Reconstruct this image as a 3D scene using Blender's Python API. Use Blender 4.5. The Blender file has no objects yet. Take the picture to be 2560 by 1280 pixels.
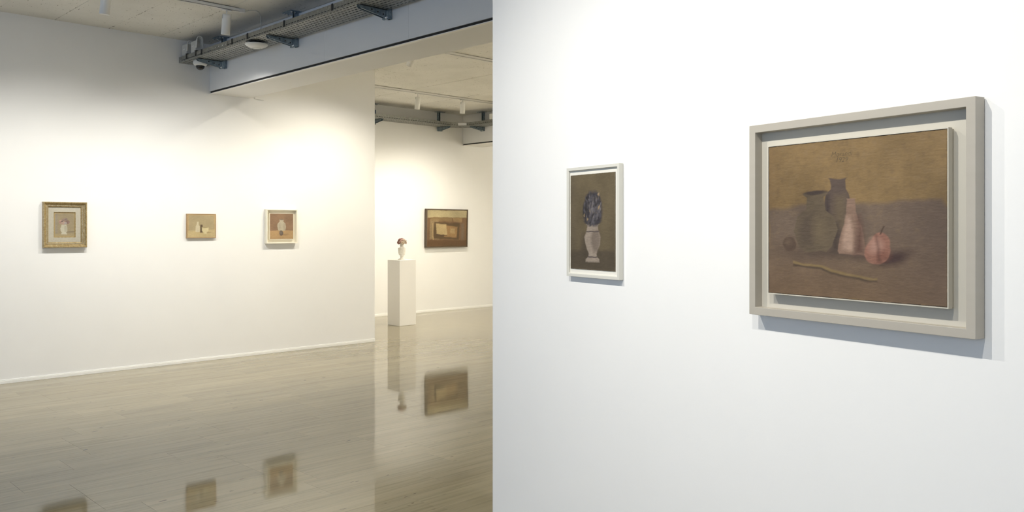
import bpy, bmesh, math, random
import numpy as np
from mathutils import Vector, Matrix

# ------------------------------------------------------------------ camera, world, light, exposure
S = bpy.context.scene
COL = S.collection
random.seed(7)
EYE = 1.5
AIM = math.radians(-44.29)
cam_d = bpy.data.cameras.new('camera')
cam = bpy.data.objects.new('camera', cam_d)
COL.objects.link(cam)
cam.location = (0, 0, EYE)
cam.rotation_euler = (math.pi / 2, 0, AIM)
cam_d.sensor_width = 36.0
cam_d.lens = 29.607
cam_d.shift_y = -71.0 / 2560.0
cam_d.clip_start = 0.05
S.camera = cam
S.view_settings.view_transform = 'Standard'
S.view_settings.look = 'None'
S.view_settings.gamma = 1.0
S.view_settings.use_curve_mapping = False
S.view_settings.exposure = 0.42
S.cycles.max_bounces = 14
S.cycles.diffuse_bounces = 7
S.cycles.glossy_bounces = 5

world = bpy.data.worlds.new('daylight')
S.world = world
world.use_nodes = True
world.node_tree.nodes['Background'].inputs[0].default_value = (0.55, 0.72, 1.0, 1)
world.node_tree.nodes['Background'].inputs[1].default_value = 0.3


def area_light(name, loc, rot, sx, sy, power, color):
    d = bpy.data.lights.new(name, 'AREA')
    d.shape = 'RECTANGLE'
    d.size, d.size_y, d.energy, d.color = sx, sy, power, color
    o = bpy.data.objects.new(name, d)
    COL.objects.link(o)
    o.location, o.rotation_euler = loc, rot
    return o


# daylight entering through the long window at the near end of the gallery
area_light('window_daylight', (-5.0, 2.6, 1.95), (0, -math.pi / 2, 0), 2.6, 11.0, 92, (0.47, 0.67, 1.0))

WARM = (1.0, 0.97, 0.895)
WARMER = (1.0, 0.93, 0.78)


def spot(name, loc, target, power, size=112, blend=1.0, color=WARM, radius=0.012):
    d = bpy.data.lights.new(name, 'SPOT')
    d.energy, d.color = power, color
    d.spot_size, d.spot_blend = math.radians(size), blend
    d.shadow_soft_size = radius
    o = bpy.data.objects.new(name, d)
    COL.objects.link(o)
    o.location = loc
    o.rotation_euler = (Vector(target) - Vector(loc)).to_track_quat('-Z', 'Y').to_euler()
    return o


# track lamps: three washing the left wall of the first room, three for the partition, the rest in the far room, the last two added fill
spot('lamp_or_fill', (1.30, 7.62, 3.30), (1.30, 8.85, 0.30), 58, size=122)
spot('lamp_or_fill', (2.505, 7.54, 3.28), (2.55, 8.85, 0.30), 116, size=122)
spot('lamp_or_fill', (3.590, 7.56, 3.28), (3.95, 8.85, 0.30), 116, size=122)
spot('lamp_or_fill', (5.250, 7.60, 3.36), (5.20, 9.1, 0.80), 84, size=112, color=WARMER)
spot('lamp_or_fill', (5.885, 7.75, 3.30), (5.80, 9.1, 0.80), 92, size=112, color=WARMER)
spot('lamp_or_fill', (7.908, 10.20, 3.27), (8.10, 11.4, 0.3), 75, size=122, color=WARMER)
spot('lamp_or_fill', (8.807, 10.18, 3.27), (9.30, 11.4, 0.3), 125, size=122, color=WARMER)
spot('lamp_or_fill', (10.40, 10.10, 3.29), (10.4, 11.75, 1.1), 50, color=WARMER)
spot('lamp_or_fill', (8.600, 7.60, 3.36), (8.2, 10.4, 0.8), 170, size=90, color=WARMER)
spot('lamp_or_fill', (1.00, 2.95, 3.34), (2.78, 2.45, 0.40), 126, size=106, color=(1.0, 0.957, 0.862))
spot('lamp_or_fill', (0.72, 1.75, 3.34), (2.56, 1.45, 0.40), 126, size=106, color=(1.0, 0.957, 0.862))
spot('lamp_or_fill', (0.58, 0.75, 3.34), (2.44, 0.75, 0.40), 82, size=106, color=(1.0, 0.957, 0.862))
spot('lamp_or_fill', (9.6, 5.6, 3.36), (9.8, 5.4, 0.0), 170, size=120, color=WARMER)  # added unseen fill, aimed at the floor to brighten the ceiling
spot('lamp_or_fill', (8.2, 2.5, 3.36), (8.2, 2.5, 0.0), 260, size=130, color=WARMER)  # second added fill spot, straight down, for ceiling bounce
# added fill spots, no known lamps: bounce off unseen walls of both rooms
for yy in (8.0, 5.5, 3.0, 0.5):
    spot('lamp_or_fill', (12.0, yy, 3.34), (13.75, yy, 1.3), 800, color=WARMER)
for xx in (6.5, 9.0):
    spot('lamp_or_fill', (xx, -2.0, 3.34), (xx, -3.75, 1.3), 330, color=WARMER)
for xx in (-3.0, -1.0, 1.0):
    spot('lamp_or_fill', (xx, -2.0, 3.34), (xx, -3.75, 1.3), 150, color=(1.0, 0.99, 0.97))

# ------------------------------------------------------------------ helpers


def lin(c):
    return tuple(((v / 255.0) / 12.92 if v <= 10.3 else ((v / 255.0 + 0.055) / 1.055) ** 2.4) for v in c)


def new_mat(name, color=(0.8, 0.8, 0.8), rough=0.6, metal=0.0, spec=0.5):
    m = bpy.data.materials.new(name)
    m.use_nodes = True
    b = m.node_tree.nodes['Principled BSDF']
    b.inputs['Base Color'].default_value = (*color, 1)
    b.inputs['Roughness'].default_value = rough
    b.inputs['Metallic'].default_value = metal
    b.inputs['Specular IOR Level'].default_value = spec
    return m


def nd(m, kind, **kw):
    n = m.node_tree.nodes.new(kind)
    for k, v in kw.items():
        setattr(n, k, v)
    return n


def lk(m, a, b):
    m.node_tree.links.new(a, b)


def coords(m, kind='Object', scale=(1, 1, 1), rnd=False):
    if kind == 'World':
        src = nd(m, 'ShaderNodeNewGeometry').outputs['Position']
    else:
        src = nd(m, 'ShaderNodeTexCoord').outputs[kind]
    if rnd:
        oi = nd(m, 'ShaderNodeObjectInfo')
        mul = nd(m, 'ShaderNodeMath', operation='MULTIPLY')
        mul.inputs[1].default_value = 37.0
        lk(m, oi.outputs['Random'], mul.inputs[0])
        add = nd(m, 'ShaderNodeVectorMath', operation='ADD')
        lk(m, src, add.inputs[0])
        lk(m, mul.outputs[0], add.inputs[1])
        src = add.outputs[0]
    mp = nd(m, 'ShaderNodeMapping')
    mp.inputs['Scale'].default_value = scale
    lk(m, src, mp.inputs['Vector'])
    return mp.outputs[0]


def noise(m, vec, scale=5, detail=4, rough=0.5, dist=0.0):
    n = nd(m, 'ShaderNodeTexNoise')
    n.inputs['Scale'].default_value = scale
    n.inputs['Detail'].default_value = detail
    n.inputs['Roughness'].default_value = rough
    n.inputs['Distortion'].default_value = dist
    lk(m, vec, n.inputs['Vector'])
    return n.outputs['Fac']


def ramp(m, fac, stops):
    r = nd(m, 'ShaderNodeValToRGB')
    e = r.color_ramp.elements
    while len(e) < len(stops):
        e.new(0.5)
    for i, (p, c) in enumerate(stops):
        e[i].position = p
        e[i].color = (*c, 1) if len(c) == 3 else c
    lk(m, fac, r.inputs[0])
    return r.outputs[0]


def mixc(m, a, b, fac, mode='MIX'):
    x = nd(m, 'ShaderNodeMix', data_type='RGBA', blend_type=mode)
    for sock, v in ((x.inputs[6], a), (x.inputs[7], b), (x.inputs[0], fac)):
        if isinstance(v, (int, float)):
            sock.default_value = v
        elif isinstance(v, tuple):
            sock.default_value = (*v, 1)
        else:
            lk(m, v, sock)
    return x.outputs[2]


def bump(m, height, strength=0.1, dist=0.01):
    b = nd(m, 'ShaderNodeBump')
    b.inputs['Strength'].default_value = strength
    b.inputs['Distance'].default_value = dist
    lk(m, height, b.inputs['Height'])
    lk(m, b.outputs[0], bsdf(m).inputs['Normal'])


def bsdf(m):
    return m.node_tree.nodes['Principled BSDF']


def setc(m, out):
    lk(m, out, bsdf(m).inputs['Base Color'])


# ---- materials
def plaster(name, color, amt=0.03):
    m = new_mat(name, color, 0.75, spec=0.25)
    v = coords(m, 'World')
    n = noise(m, v, 1.3, 3)
    lo = tuple(c * (1 - amt) for c in color)
    setc(m, ramp(m, n, [(0.3, lo), (0.7, color)]))
    bump(m, noise(m, v, 90, 3), 0.04, 0.004)
    return m


M_WALL = plaster('white_plaster', (0.83, 0.83, 0.825))
M_BEAM = plaster('beam_plaster', (0.80, 0.80, 0.80))
M_SKIRT = new_mat('skirting_paint', (0.86, 0.86, 0.84), 0.45)
M_DARK = new_mat('shadow_gap_black', (0.02, 0.019, 0.018), 0.7)
M_WHITE = new_mat('white_lacquer', (0.80, 0.80, 0.79), 0.42)
M_PED = plaster('plinth_paint', (0.80, 0.79, 0.77), 0.02)
M_PLASTIC = new_mat('white_plastic', (0.78, 0.78, 0.76), 0.35)
M_GREYPL = new_mat('grey_plastic', (0.52, 0.525, 0.51), 0.5)
M_BLACK = new_mat('black_plastic', (0.015, 0.015, 0.016), 0.15)
M_RUBBER = new_mat('dark_clip', (0.03, 0.03, 0.03), 0.6)
M_BLUE = new_mat('blue_clamp', (0.01, 0.035, 0.10), 0.5)
M_CABLE = new_mat('white_cable', (0.62, 0.62, 0.60), 0.5)
M_SLOTFILL = new_mat('dark_slot_fill', (0.05, 0.05, 0.055), 0.5)  # dark filler colour that puts shade behind the tray slots


def galv(name, c0, c1, rough, metal):
    m = new_mat(name, c1, rough, metal)
    v = coords(m, 'World')
    vor = nd(m, 'ShaderNodeTexVoronoi')
    vor.inputs['Scale'].default_value = 55
    lk(m, v, vor.inputs['Vector'])
    sep = nd(m, 'ShaderNodeSeparateColor')
    lk(m, vor.outputs['Color'], sep.inputs[0])
    setc(m, ramp(m, sep.outputs[0], [(0.0, c0), (1.0, c1)]))
    return m


M_GALV = galv('galvanised_sheet', (0.25, 0.255, 0.24), (0.36, 0.365, 0.345), 0.42, 0.7)
M_ZINC = galv('blue_zinc_plate', (0.20, 0.26, 0.31), (0.32, 0.39, 0.44), 0.38, 0.75)
M_BOLT = new_mat('bright_bolt', (0.85, 0.87, 0.88), 0.25, 1.0)

M_LENS = new_mat('lit_lens', (0.9, 0.9, 0.88), 0.3)
bsdf(M_LENS).inputs['Emission Color'].default_value = (1.0, 0.90, 0.72, 1)
bsdf(M_LENS).inputs['Emission Strength'].default_value = 1.3
M_REFL = new_mat('lamp_inside', (0.25, 0.25, 0.24), 0.3, 0.6)


def concrete():
    m = new_mat('painted_board_concrete', (0.72, 0.71, 0.68), 0.8, spec=0.2)
    v = coords(m, 'World')
    base = ramp(m, noise(m, v, 2.2, 4), [(0.3, (0.70, 0.69, 0.655)), (0.7, (0.78, 0.77, 0.735))])
    # pits: small voids stretched along the boards, in loose clusters and denser along the board joints
    p = noise(m, coords(m, 'World', (34, 11, 1)), 1.7, 2, 0.6)
    cl = noise(m, coords(m, 'World', (1.0, 0.7, 1)), 2.0, 2)
    sep = nd(m, 'ShaderNodeSeparateXYZ')
    lk(m, nd(m, 'ShaderNodeTexCoord').outputs['Object'], sep.inputs[0])
    ab = nd(m, 'ShaderNodeMath', operation='ABSOLUTE')
    lk(m, sep.outputs[0], ab.inputs[0])
    edge = ramp(m, ab.outputs[0], [(0.2435, (0, 0, 0)), (0.2555, (1, 1, 1))])
    patch = ramp(m, noise(m, coords(m, 'World', (3, 1.3, 1)), 2.0, 3), [(0.42, (0, 0, 0)), (0.60, (1, 1, 1))])
    ep = nd(m, 'ShaderNodeMath', operation='MULTIPLY')
    lk(m, edge, ep.inputs[0])
    lk(m, patch, ep.inputs[1])
    m1 = nd(m, 'ShaderNodeMath', operation='MULTIPLY_ADD')
    lk(m, cl, m1.inputs[0])
    m1.inputs[1].default_value = 0.16
    lk(m, p, m1.inputs[2])
    m2 = nd(m, 'ShaderNodeMath', operation='MULTIPLY_ADD')
    lk(m, ep.outputs[0], m2.inputs[0])
    m2.inputs[1].default_value = 0.17
    lk(m, m1.outputs[0], m2.inputs[2])
    pit = ramp(m, m2.outputs[0], [(0.742, (0, 0, 0)), (0.785, (1, 1, 1))])
    setc(m, mixc(m, base, (0.36, 0.35, 0.325), pit))
    bump(m, noise(m, coords(m, 'World', (14, 2.5, 1)), 3, 5), 0.25, 0.006)
    return m


M_CEIL = concrete()
M_JOINT = plaster('joint_filler', (0.45, 0.44, 0.41))


def travertine():
    m = new_mat('polished_travertine', (0.4, 0.36, 0.3), 0.07, spec=0.3)
    wide = noise(m, coords(m, 'World', (0.35, 5.0, 1)), 1.3, 5, 0.55, 0.4)
    fine = noise(m, coords(m, 'World', (1.1, 30.0, 1), rnd=True), 1.4, 4, 0.6, 0.3)
    cloud = noise(m, coords(m, 'World', (0.8, 1.6, 1), rnd=True), 1.0, 3)
    c1 = ramp(m, wide, [(0.25, (0.275, 0.240, 0.160)), (0.5, (0.308, 0.272, 0.186)), (0.75, (0.340, 0.304, 0.212))])
    c2 = ramp(m, fine, [(0.28, (0.62, 0.60, 0.56)), (0.5, (1.0, 1.0, 1.0)), (0.75, (1.10, 1.09, 1.06))])
    c3 = ramp(m, cloud, [(0.3, (0.92, 0.92, 0.93)), (0.7, (1.06, 1.05, 1.04))])
    c = mixc(m, mixc(m, c1, c2, 0.55, 'MULTIPLY'), c3, 1.0, 'MULTIPLY')
    # small dark voids and stains
    sp = noise(m, coords(m, 'World', (7, 24, 1), rnd=True), 1.3, 2, 0.5)
    spm = ramp(m, sp, [(0.735, (0, 0, 0)), (0.76, (1, 1, 1))])
    c = mixc(m, c, (0.12, 0.095, 0.07), spm)
    oi = nd(m, 'ShaderNodeObjectInfo')
    tint = ramp(m, oi.outputs['Random'], [(0.0, (0.95, 0.945, 0.94)), (1.0, (1.03, 1.03, 1.03))])
    c = mixc(m, c, tint, 1.0, 'MULTIPLY')
    setc(m, c)
    r = ramp(m, wide, [(0.3, (0.03, 0.03, 0.03)), (0.7, (0.06, 0.06, 0.06))])
    lk(m, r, bsdf(m).inputs['Roughness'])
    bsdf(m).inputs['IOR'].default_value = 1.42
    bump(m, noise(m, coords(m, 'World', (0.6, 2.0, 1)), 2.0, 2), 0.005, 0.01)
    return m


M_FLOOR = travertine()
M_GROUT = new_mat('floor_joint', (0.25, 0.215, 0.155), 0.4)


def wood(name, a, b, rough=0.5, scale=(3, 60, 60)):
    m = new_mat(name, a, rough)
    n = noise(m, coords(m, 'Object', scale), 1.0, 4)
    setc(m, ramp(m, n, [(0.3, a), (0.7, b)]))
    return m


M_GREIGE = wood('greige_frame_paint', (0.40, 0.37, 0.32), (0.415, 0.385, 0.335), 0.5, (2, 8, 40))
M_GREIGE_IN = new_mat('pale_backing_paint', (0.53, 0.50, 0.43), 0.6)
M_STONEFR = new_mat('pale_grey_frame_paint', (0.62, 0.61, 0.56), 0.5)
M_OFFWHITE = new_mat('offwhite_mount', (0.74, 0.72, 0.66), 0.6)
M_CREAMFR = new_mat('cream_frame_paint', (0.80, 0.76, 0.65), 0.5)
M_BROWNFR = wood('dark_walnut_frame', (0.060, 0.040, 0.022), (0.10, 0.068, 0.038), 0.4)
M_STRIP = wood('raw_pine_strip', (0.33, 0.215, 0.10), (0.42, 0.28, 0.14), 0.5)
M_LINER = wood('grey_linen_liner', (0.40, 0.375, 0.305), (0.45, 0.42, 0.345), 0.7, (60, 60, 60))


def gold():
    m = new_mat('worn_gilt', (0.40, 0.29, 0.13), 0.38, 0.55)
    n = noise(m, coords(m, 'Object'), 60, 5, 0.65)
    setc(m, ramp(m, n, [(0.3, (0.24, 0.175, 0.075)), (0.5, (0.40, 0.30, 0.145)), (0.72, (0.55, 0.47, 0.30))]))
    return m


M_GOLD = gold()
M_SILV = new_mat('silvered_moulding', (0.40, 0.36, 0.26), 0.45, 0.4)


def paint_mat():
    m = new_mat('oil_on_canvas', (0.5, 0.5, 0.5), 0.55, spec=0.3)
    a = nd(m, 'ShaderNodeAttribute', attribute_name='paint')
    n = noise(m, coords(m, 'Object', (30, 30, 160)), 4, 3)
    n2 = ramp(m, n, [(0.3, (0.93, 0.93, 0.93)), (0.7, (1.06, 1.06, 1.06))])
    setc(m, mixc(m, a.outputs['Color'], n2, 1.0, 'MULTIPLY'))
    bump(m, n, 0.15, 0.001)
    return m


M_PAINT = paint_mat()
M_INK = new_mat('dark_brush_writing', (0.105, 0.072, 0.036), 0.6)
M_LINEN = new_mat('raw_canvas_edge', (0.16, 0.13, 0.095), 0.8)


def stone():
    m = new_mat('chalky_ceramic', (0.7, 0.68, 0.62), 0.75, spec=0.3)
    n = noise(m, coords(m, 'Object'), 28, 4, 0.6)
    setc(m, ramp(m, n, [(0.3, (0.60, 0.57, 0.51)), (0.55, (0.74, 0.72, 0.66))]))
    bump(m, n, 0.3, 0.003)
    return m


M_STONE = stone()


def petal(name, c):
    m = new_mat(name, c, 0.7, spec=0.25)
    n = noise(m, coords(m, 'Object'), 60, 3)
    setc(m, ramp(m, n, [(0.35, tuple(v * 0.72 for v in c)), (0.7, c)]))
    return m


M_PETAL = [petal('petal_rose', (0.45, 0.235, 0.20)), petal('petal_blush', (0.62, 0.43, 0.36)),
           petal('petal_cream', (0.66, 0.55, 0.42)), petal('petal_mauve', (0.30, 0.155, 0.14))]
M_LEAF = petal('dark_leaf', (0.06, 0.045, 0.03))


class MB:
    """collects shapes into one mesh"""

    def __init__(self):
        self.v, self.f, self.smooth = [], [], []

    def add(self, vs, fs, smooth=False):
        k = len(self.v)
        self.v += [tuple(p) for p in vs]
        self.f += [tuple(i + k for i in q) for q in fs]
        self.smooth += [smooth] * len(fs)
        return self

    def box(self, x0, x1, y0, y1, z0, z1, mat=None):
        vs = [Vector(p) for p in ((x0, y0, z0), (x1, y0, z0), (x1, y1, z0), (x0, y1, z0),
                                  (x0, y0, z1), (x1, y0, z1), (x1, y1, z1), (x0, y1, z1))]
        if mat is not None:
            vs = [mat @ p for p in vs]
        return self.add(vs, [(0, 3, 2, 1), (4, 5, 6, 7), (0, 1, 5, 4), (1, 2, 6, 5), (2, 3, 7, 6), (3, 0, 4, 7)])

    def prism(self, pts, axis, a0, a1):
        """extrude a 2-D outline along x, y or z"""
        def P(p, a):
            return {'x': (a, p[0], p[1]), 'y': (p[0], a, p[1]), 'z': (p[0], p[1], a)}[axis]
        n = len(pts)
        vs = [P(p, a0) for p in pts] + [P(p, a1) for p in pts]
        fs = [tuple(range(n))[::-1], tuple(range(n, 2 * n))]
        fs += [(i, (i + 1) % n, n + (i + 1) % n, n + i) for i in range(n)]
        return self.add(vs, fs)

    def lathe(self, prof, seg=24, mat=None, cap=True):
        vs, fs = [], []
        for r, z in prof:
            for k in range(seg):
                a = 2 * math.pi * k / seg
                p = Vector((r * math.cos(a), r * math.sin(a), z))
                vs.append(mat @ p if mat is not None else p)
        for i in range(len(prof) - 1):
            for k in range(seg):
                k2 = (k + 1) % seg
                fs.append((i * seg + k, i * seg + k2, (i + 1) * seg + k2, (i + 1) * seg + k))
        self.add(vs, fs, True)
        if cap:
            k = len(self.v) - len(vs)
            self.f += [tuple(k + j for j in range(seg))[::-1], tuple(k + (len(prof) - 1) * seg + j for j in range(seg))]
            self.smooth += [False, False]
        return self

    def tube(self, pts, r, seg=8):
        pts = [Vector(p) for p in pts]
        vs, fs = [], []
        up = Vector((0.13, 0.37, 0.92)).normalized()
        for i, p in enumerate(pts):
            t = (pts[min(i + 1, len(pts) - 1)] - pts[max(i - 1, 0)]).normalized()
            a = t.cross(up).normalized()
            b = t.cross(a).normalized()
            for k in range(seg):
                an = 2 * math.pi * k / seg
                vs.append(p + a * (r * math.cos(an)) + b * (r * math.sin(an)))
        for i in range(len(pts) - 1):
            for k in range(seg):
                k2 = (k + 1) % seg
                fs.append((i * seg + k, i * seg + k2, (i + 1) * seg + k2, (i + 1) * seg + k))
        self.add(vs, fs, True)
        k = len(self.v) - len(vs)
        self.f += [tuple(k + j for j in range(seg))[::-1], tuple(k + (len(pts) - 1) * seg + j for j in range(seg))]
        self.smooth += [False, False]
        return self

    def ring(self, w, h, prof):
        """rectangular ring w x h in the XZ plane swept from a closed (inset, y) outline"""
        n = len(prof)
        vs, fs = [], []
        for sx, sz in ((-1, -1), (1, -1), (1, 1), (-1, 1)):
            for ins, y in prof:
                vs.append((sx * (w / 2 - ins), y, sz * (h / 2 - ins)))
        for c in range(4):
            d = (c + 1) % 4
            for i in range(n):
                j = (i + 1) % n
                fs.append((c * n + i, d * n + i, d * n + j, c * n + j))
        return self.add(vs, fs)

    def mesh(self, name, m):
        me = bpy.data.meshes.new(name)
        me.from_pydata(self.v, [], self.f)
        me.polygons.foreach_set('use_smooth', self.smooth)
        me.materials.append(m)
        bm = bmesh.new()
        bm.from_mesh(me)
        bmesh.ops.recalc_face_normals(bm, faces=bm.faces)
        bm.to_mesh(me)
        bm.free()
        me.update()
        return me

    def build(self, name, m, parent=None, bevel=0.0, seg=2, loc=None):
        o = bpy.data.objects.new(name, self.mesh(name, m))
        COL.objects.link(o)
        if parent is not None:
            o.parent = parent
        if loc is not None:
            o.location = loc
        if bevel:
            b = o.modifiers.new('edge', 'BEVEL')
            b.width, b.segments, b.limit_method = bevel, seg, 'ANGLE'
            b.angle_limit = math.radians(40)
        return o


def thing(name, label, cat, loc=(0, 0, 0), rz=0.0, group=None):
    o = bpy.data.objects.new(name, None)
    COL.objects.link(o)
    o.empty_display_size = 0.1
    o.location = loc
    o.rotation_euler = (0, 0, rz)
    o['label'], o['category'] = label, cat
    if group:
        o['group'] = group
    return o


def struct(o, label=None):
    o['kind'] = 'structure'
    if label:
        o['label'] = label
    return o


# ------------------------------------------------------------------ the room
CEIL = 3.57
YL = 9.2            # left wall plane
XC = 6.45           # where the left wall ends
YB = 11.745         # back wall plane
WX = -4.9           # window wall
struct(MB().prism([(WX - 0.3, YL), (XC, YL), (XC, YB + 0.1), (XC - 0.25, YB + 0.1), (XC - 0.25, YL + 0.25), (WX - 0.3, YL + 0.25)],
                  'z', 0, CEIL + 0.02).build('wall_left', M_WALL), 'long white wall with three small paintings')
struct(MB().box(XC - 0.25, 14.0, YB, YB + 0.25, 0, CEIL + 0.02).build('wall_back', M_WALL), 'white end wall of the far room')
struct(MB().box(13.75, 14.0, -3.75, YB, 0, CEIL + 0.02).build('wall_far', M_WALL))
struct(MB().box(WX - 0.3, 14.0, -4.0, -3.75, 0, CEIL + 0.02).build('wall_front', M_WALL))
struct(MB().box(WX - 0.3, WX, -3.75, YL, 0, 0.6).box(WX - 0.3, WX, -3.75, YL, 3.25, CEIL)
       .box(WX - 0.3, WX, -3.75, -2.9, 0.6, 3.25).box(WX - 0.3, WX, 8.1, YL, 0.6, 3.25).build('wall_window', M_WALL))
wf = MB()
for yy in (-2.9, -0.15, 2.6, 5.35, 8.05):
    wf.box(WX - 0.22, WX - 0.16, yy, yy + 0.05, 0.6, 3.25)
wf.box(WX - 0.22, WX - 0.16, -2.9, 8.1, 0.6, 0.65).box(WX - 0.22, WX - 0.16, -2.9, 8.1, 3.2, 3.25)
struct(wf.build('window_1', M_DARK))

# partition: far end on the wall plane, running back towards the camera side
PE = Vector((2.9193, 3.135, 0))
PD = Vector((-0.2148, -0.9767, 0))
PN = Vector((0.9767, -0.2148, 0))
PRZ = math.atan2(PD.y, PD.x)
pw = MB().box(0, 6.1, 0, 0.22, 0, CEIL + 0.01).build('wall_right', M_WALL, bevel=0.003)
pw.location, pw.rotation_euler = PE, (0, 0, PRZ)
struct(pw, 'white partition wall close on the right')


def on_partition(s, out, z):
    return PE + PD * s - PN * out + Vector((0, 0, z))


# skirting
struct(MB().box(WX, XC, YL - 0.012, YL, 0, 0.030).box(WX, XC, YL - 0.007, YL, 0.030, 0.040).build('baseboard_left', M_SKIRT, bevel=0.002))
struct(MB().box(XC, 13.75, YB - 0.012, YB, 0, 0.030).box(XC, 13.75, YB - 0.007, YB, 0.030, 0.040).build('baseboard_back', M_SKIRT, bevel=0.002))
pb = MB().box(0.01, 6.1, -0.012, 0, 0, 0.030).box(0.01, 6.1, -0.007, 0, 0.030, 0.040).build('baseboard_right', M_SKIRT, bevel=0.002)
pb.location, pb.rotation_euler = PE, (0, 0, PRZ)
struct(pb)

# ------------------------------------------------------------------ floor of stone slabs
floor = struct(MB().box(WX - 0.3, 14.0, -4.0, YB + 0.25, -0.12, -0.0025).build('floor', M_GROUT), 'polished beige stone floor')
ROW, SLAB, GAP = 0.305, 0.919, 0.0006
CA, SA = math.cos(-AIM), math.sin(-AIM)
KNOWN = {0: 3.185, 2: 1.765, 3: 2.50, 4: 1.584, 5: 1.35, 6: 4.46}


def view(x, y):
    d = x * SA + y * CA
    r = x * CA - y * SA
    return (1280 + 2105.4 * r / d, 569 + 2105.4 * 1.5 / d, d) if d > 0.5 else (0, 9999, d)


seen, rest = [], []
for k in range(-26, 27):
    y0 = 3.80 + ROW * k
    y1 = min(y0 + ROW, YB)
    if y0 >= YB - 0.01:
        continue
    off = KNOWN.get(k, random.uniform(0, SLAB)) % SLAB
    n0 = int((WX - off) / SLAB) - 1
    for j in range(n0, n0 + 23):
        x0 = max(off + j * SLAB, WX)
        x1 = min(off + (j + 1) * SLAB, 13.75)
        if x1 - x0 < 0.02 or y0 < -3.75:
            continue
        hid = x1 < XC and y0 > YL - 0.02
        vs = [view(x, y) for x in (x0, x1) for y in (y0, y1)]
        vis = (not hid and max(p[0] for p in vs) > -20 and min(p[0] for p in vs) < 1236
               and min(p[1] for p in vs) < 1300 and min(p[2] for p in vs) > 3.5)
        (seen if vis else rest).append((x0, x1, y0, y1))
seen.sort(key=lambda t: view((t[0] + t[1]) / 2, (t[2] + t[3]) / 2)[2])
rest += seen[296:]
seen = seen[:296]
slabs = {}


def slab_mb(lx, ly):
    c = 0.0004
    a, b = lx / 2 - GAP / 2, ly / 2 - GAP / 2
    vs = [(-a, -b, -0.0025), (a, -b, -0.0025), (a, b, -0.0025), (-a, b, -0.0025),
          (-a, -b, -c), (a, -b, -c), (a, b, -c), (-a, b, -c),
          (-a + c, -b + c, 0), (a - c, -b + c, 0), (a - c, b - c, 0), (-a + c, b - c, 0)]
    fs = [(8, 9, 10, 11)]
    for r in (0, 4):
        fs += [(r + i, r + (i + 1) % 4, r + 4 + (i + 1) % 4, r + 4 + i) for i in range(4)]
    return vs, fs


for x0, x1, y0, y1 in seen:
    key = (round(x1 - x0, 3), round(y1 - y0, 3))
    if key not in slabs:
        slabs[key] = MB().add(*slab_mb(*key)).mesh('floor_slab', M_FLOOR)
    o = bpy.data.objects.new('floor_slab', slabs[key])
    COL.objects.link(o)
    o.parent = floor
    o.location = ((x0 + x1) / 2, (y0 + y1) / 2, 0)
rb = MB()
for x0, x1, y0, y1 in rest:
    vs, fs = slab_mb(x1 - x0, y1 - y0)
    cx, cy = (x0 + x1) / 2, (y0 + y1) / 2
    rb.add([(a + cx, b + cy, c) for a, b, c in vs], fs)
o = rb.build('floor_slabs', M_FLOOR, floor)
o['kind'] = 'stuff'

# ------------------------------------------------------------------ board-marked ceiling
ceil = struct(MB().box(WX - 0.3, 14.0, -4.0, YB + 0.25, CEIL + 0.012, CEIL + 0.25).build('ceiling', M_JOINT), 'white board-marked concrete ceiling')
BW = 0.515
bmeshes = [MB().box(-BW / 2 + 0.0008, BW / 2 - 0.0008, -7.86, 7.86, 0, 0.013).mesh('ceiling_board', M_CEIL) for _ in range(1)]
x = 2.085 - BW * 14
while x < 13.7:
    o = bpy.data.objects.new('ceiling_board', bmeshes[0])
    COL.objects.link(o)
    o.parent = ceil
    o.location = (x + BW / 2, 3.875, CEIL + random.uniform(-0.0012, 0.0012))
    x += BW

# ------------------------------------------------------------------ the two dropped beams
def beam(name, x0, x1, yend, label):
    core = struct(MB().box(x0 + 0.03, x1 - 0.004, -3.75, yend, 3.05, CEIL).build(name, M_DARK), label)
    MB().box(x0 + 0.012, x0 + 0.030, -3.75, yend - 0.001, 3.018, 3.050).build('shadow_gap', M_DARK, core)
    y = yend
    first = True
    while y > -3.7:                               # plasterboard panels along both faces
        ln = 1.135 if first else 1.274
        first = False
        MB().box(x0, x0 + 0.028, max(y - ln, -3.75) + 0.0006, y - 0.0006, 3.040, CEIL - 0.004).build('face_panel', M_BEAM, core)
        MB().box(x1 - 0.004, x1 + 0.014, max(y - ln, -3.75) + 0.0006, y - 0.0006, 3.026, CEIL - 0.004).build('face_panel', M_BEAM, core)
        y -= ln
    MB().box(x0 + 0.034, x1 + 0.014, -3.75, yend - 0.001, 3.012, 3.026).build('soffit_panel', M_BEAM, core)
    MB().box(x0, x0 + 0.033, -3.75, yend - 0.001, 3.011, 3.0175).build('edge_profile', M_SKIRT, core)
    return core


beam('ceiling_beam', 4.20, 4.665, YL, 'dropped white beam crossing from the left wall')
beam('ceiling_beam', 10.19, 10.66, YB, 'dropped white beam in the far room')
c = MB().box(-0.06, 0.06, -0.022, 0, 0, 0.010).box(-0.06, 0.055, -0.024, -0.018, -0.004, 0.013).build('wall_strip', M_WHITE, None, 0.002)  # pale sliver built as a short solid strip
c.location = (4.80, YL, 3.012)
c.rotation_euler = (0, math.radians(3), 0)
c['label'], c['category'] = 'short white strip on the left wall just behind the beam', 'clip'

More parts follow.
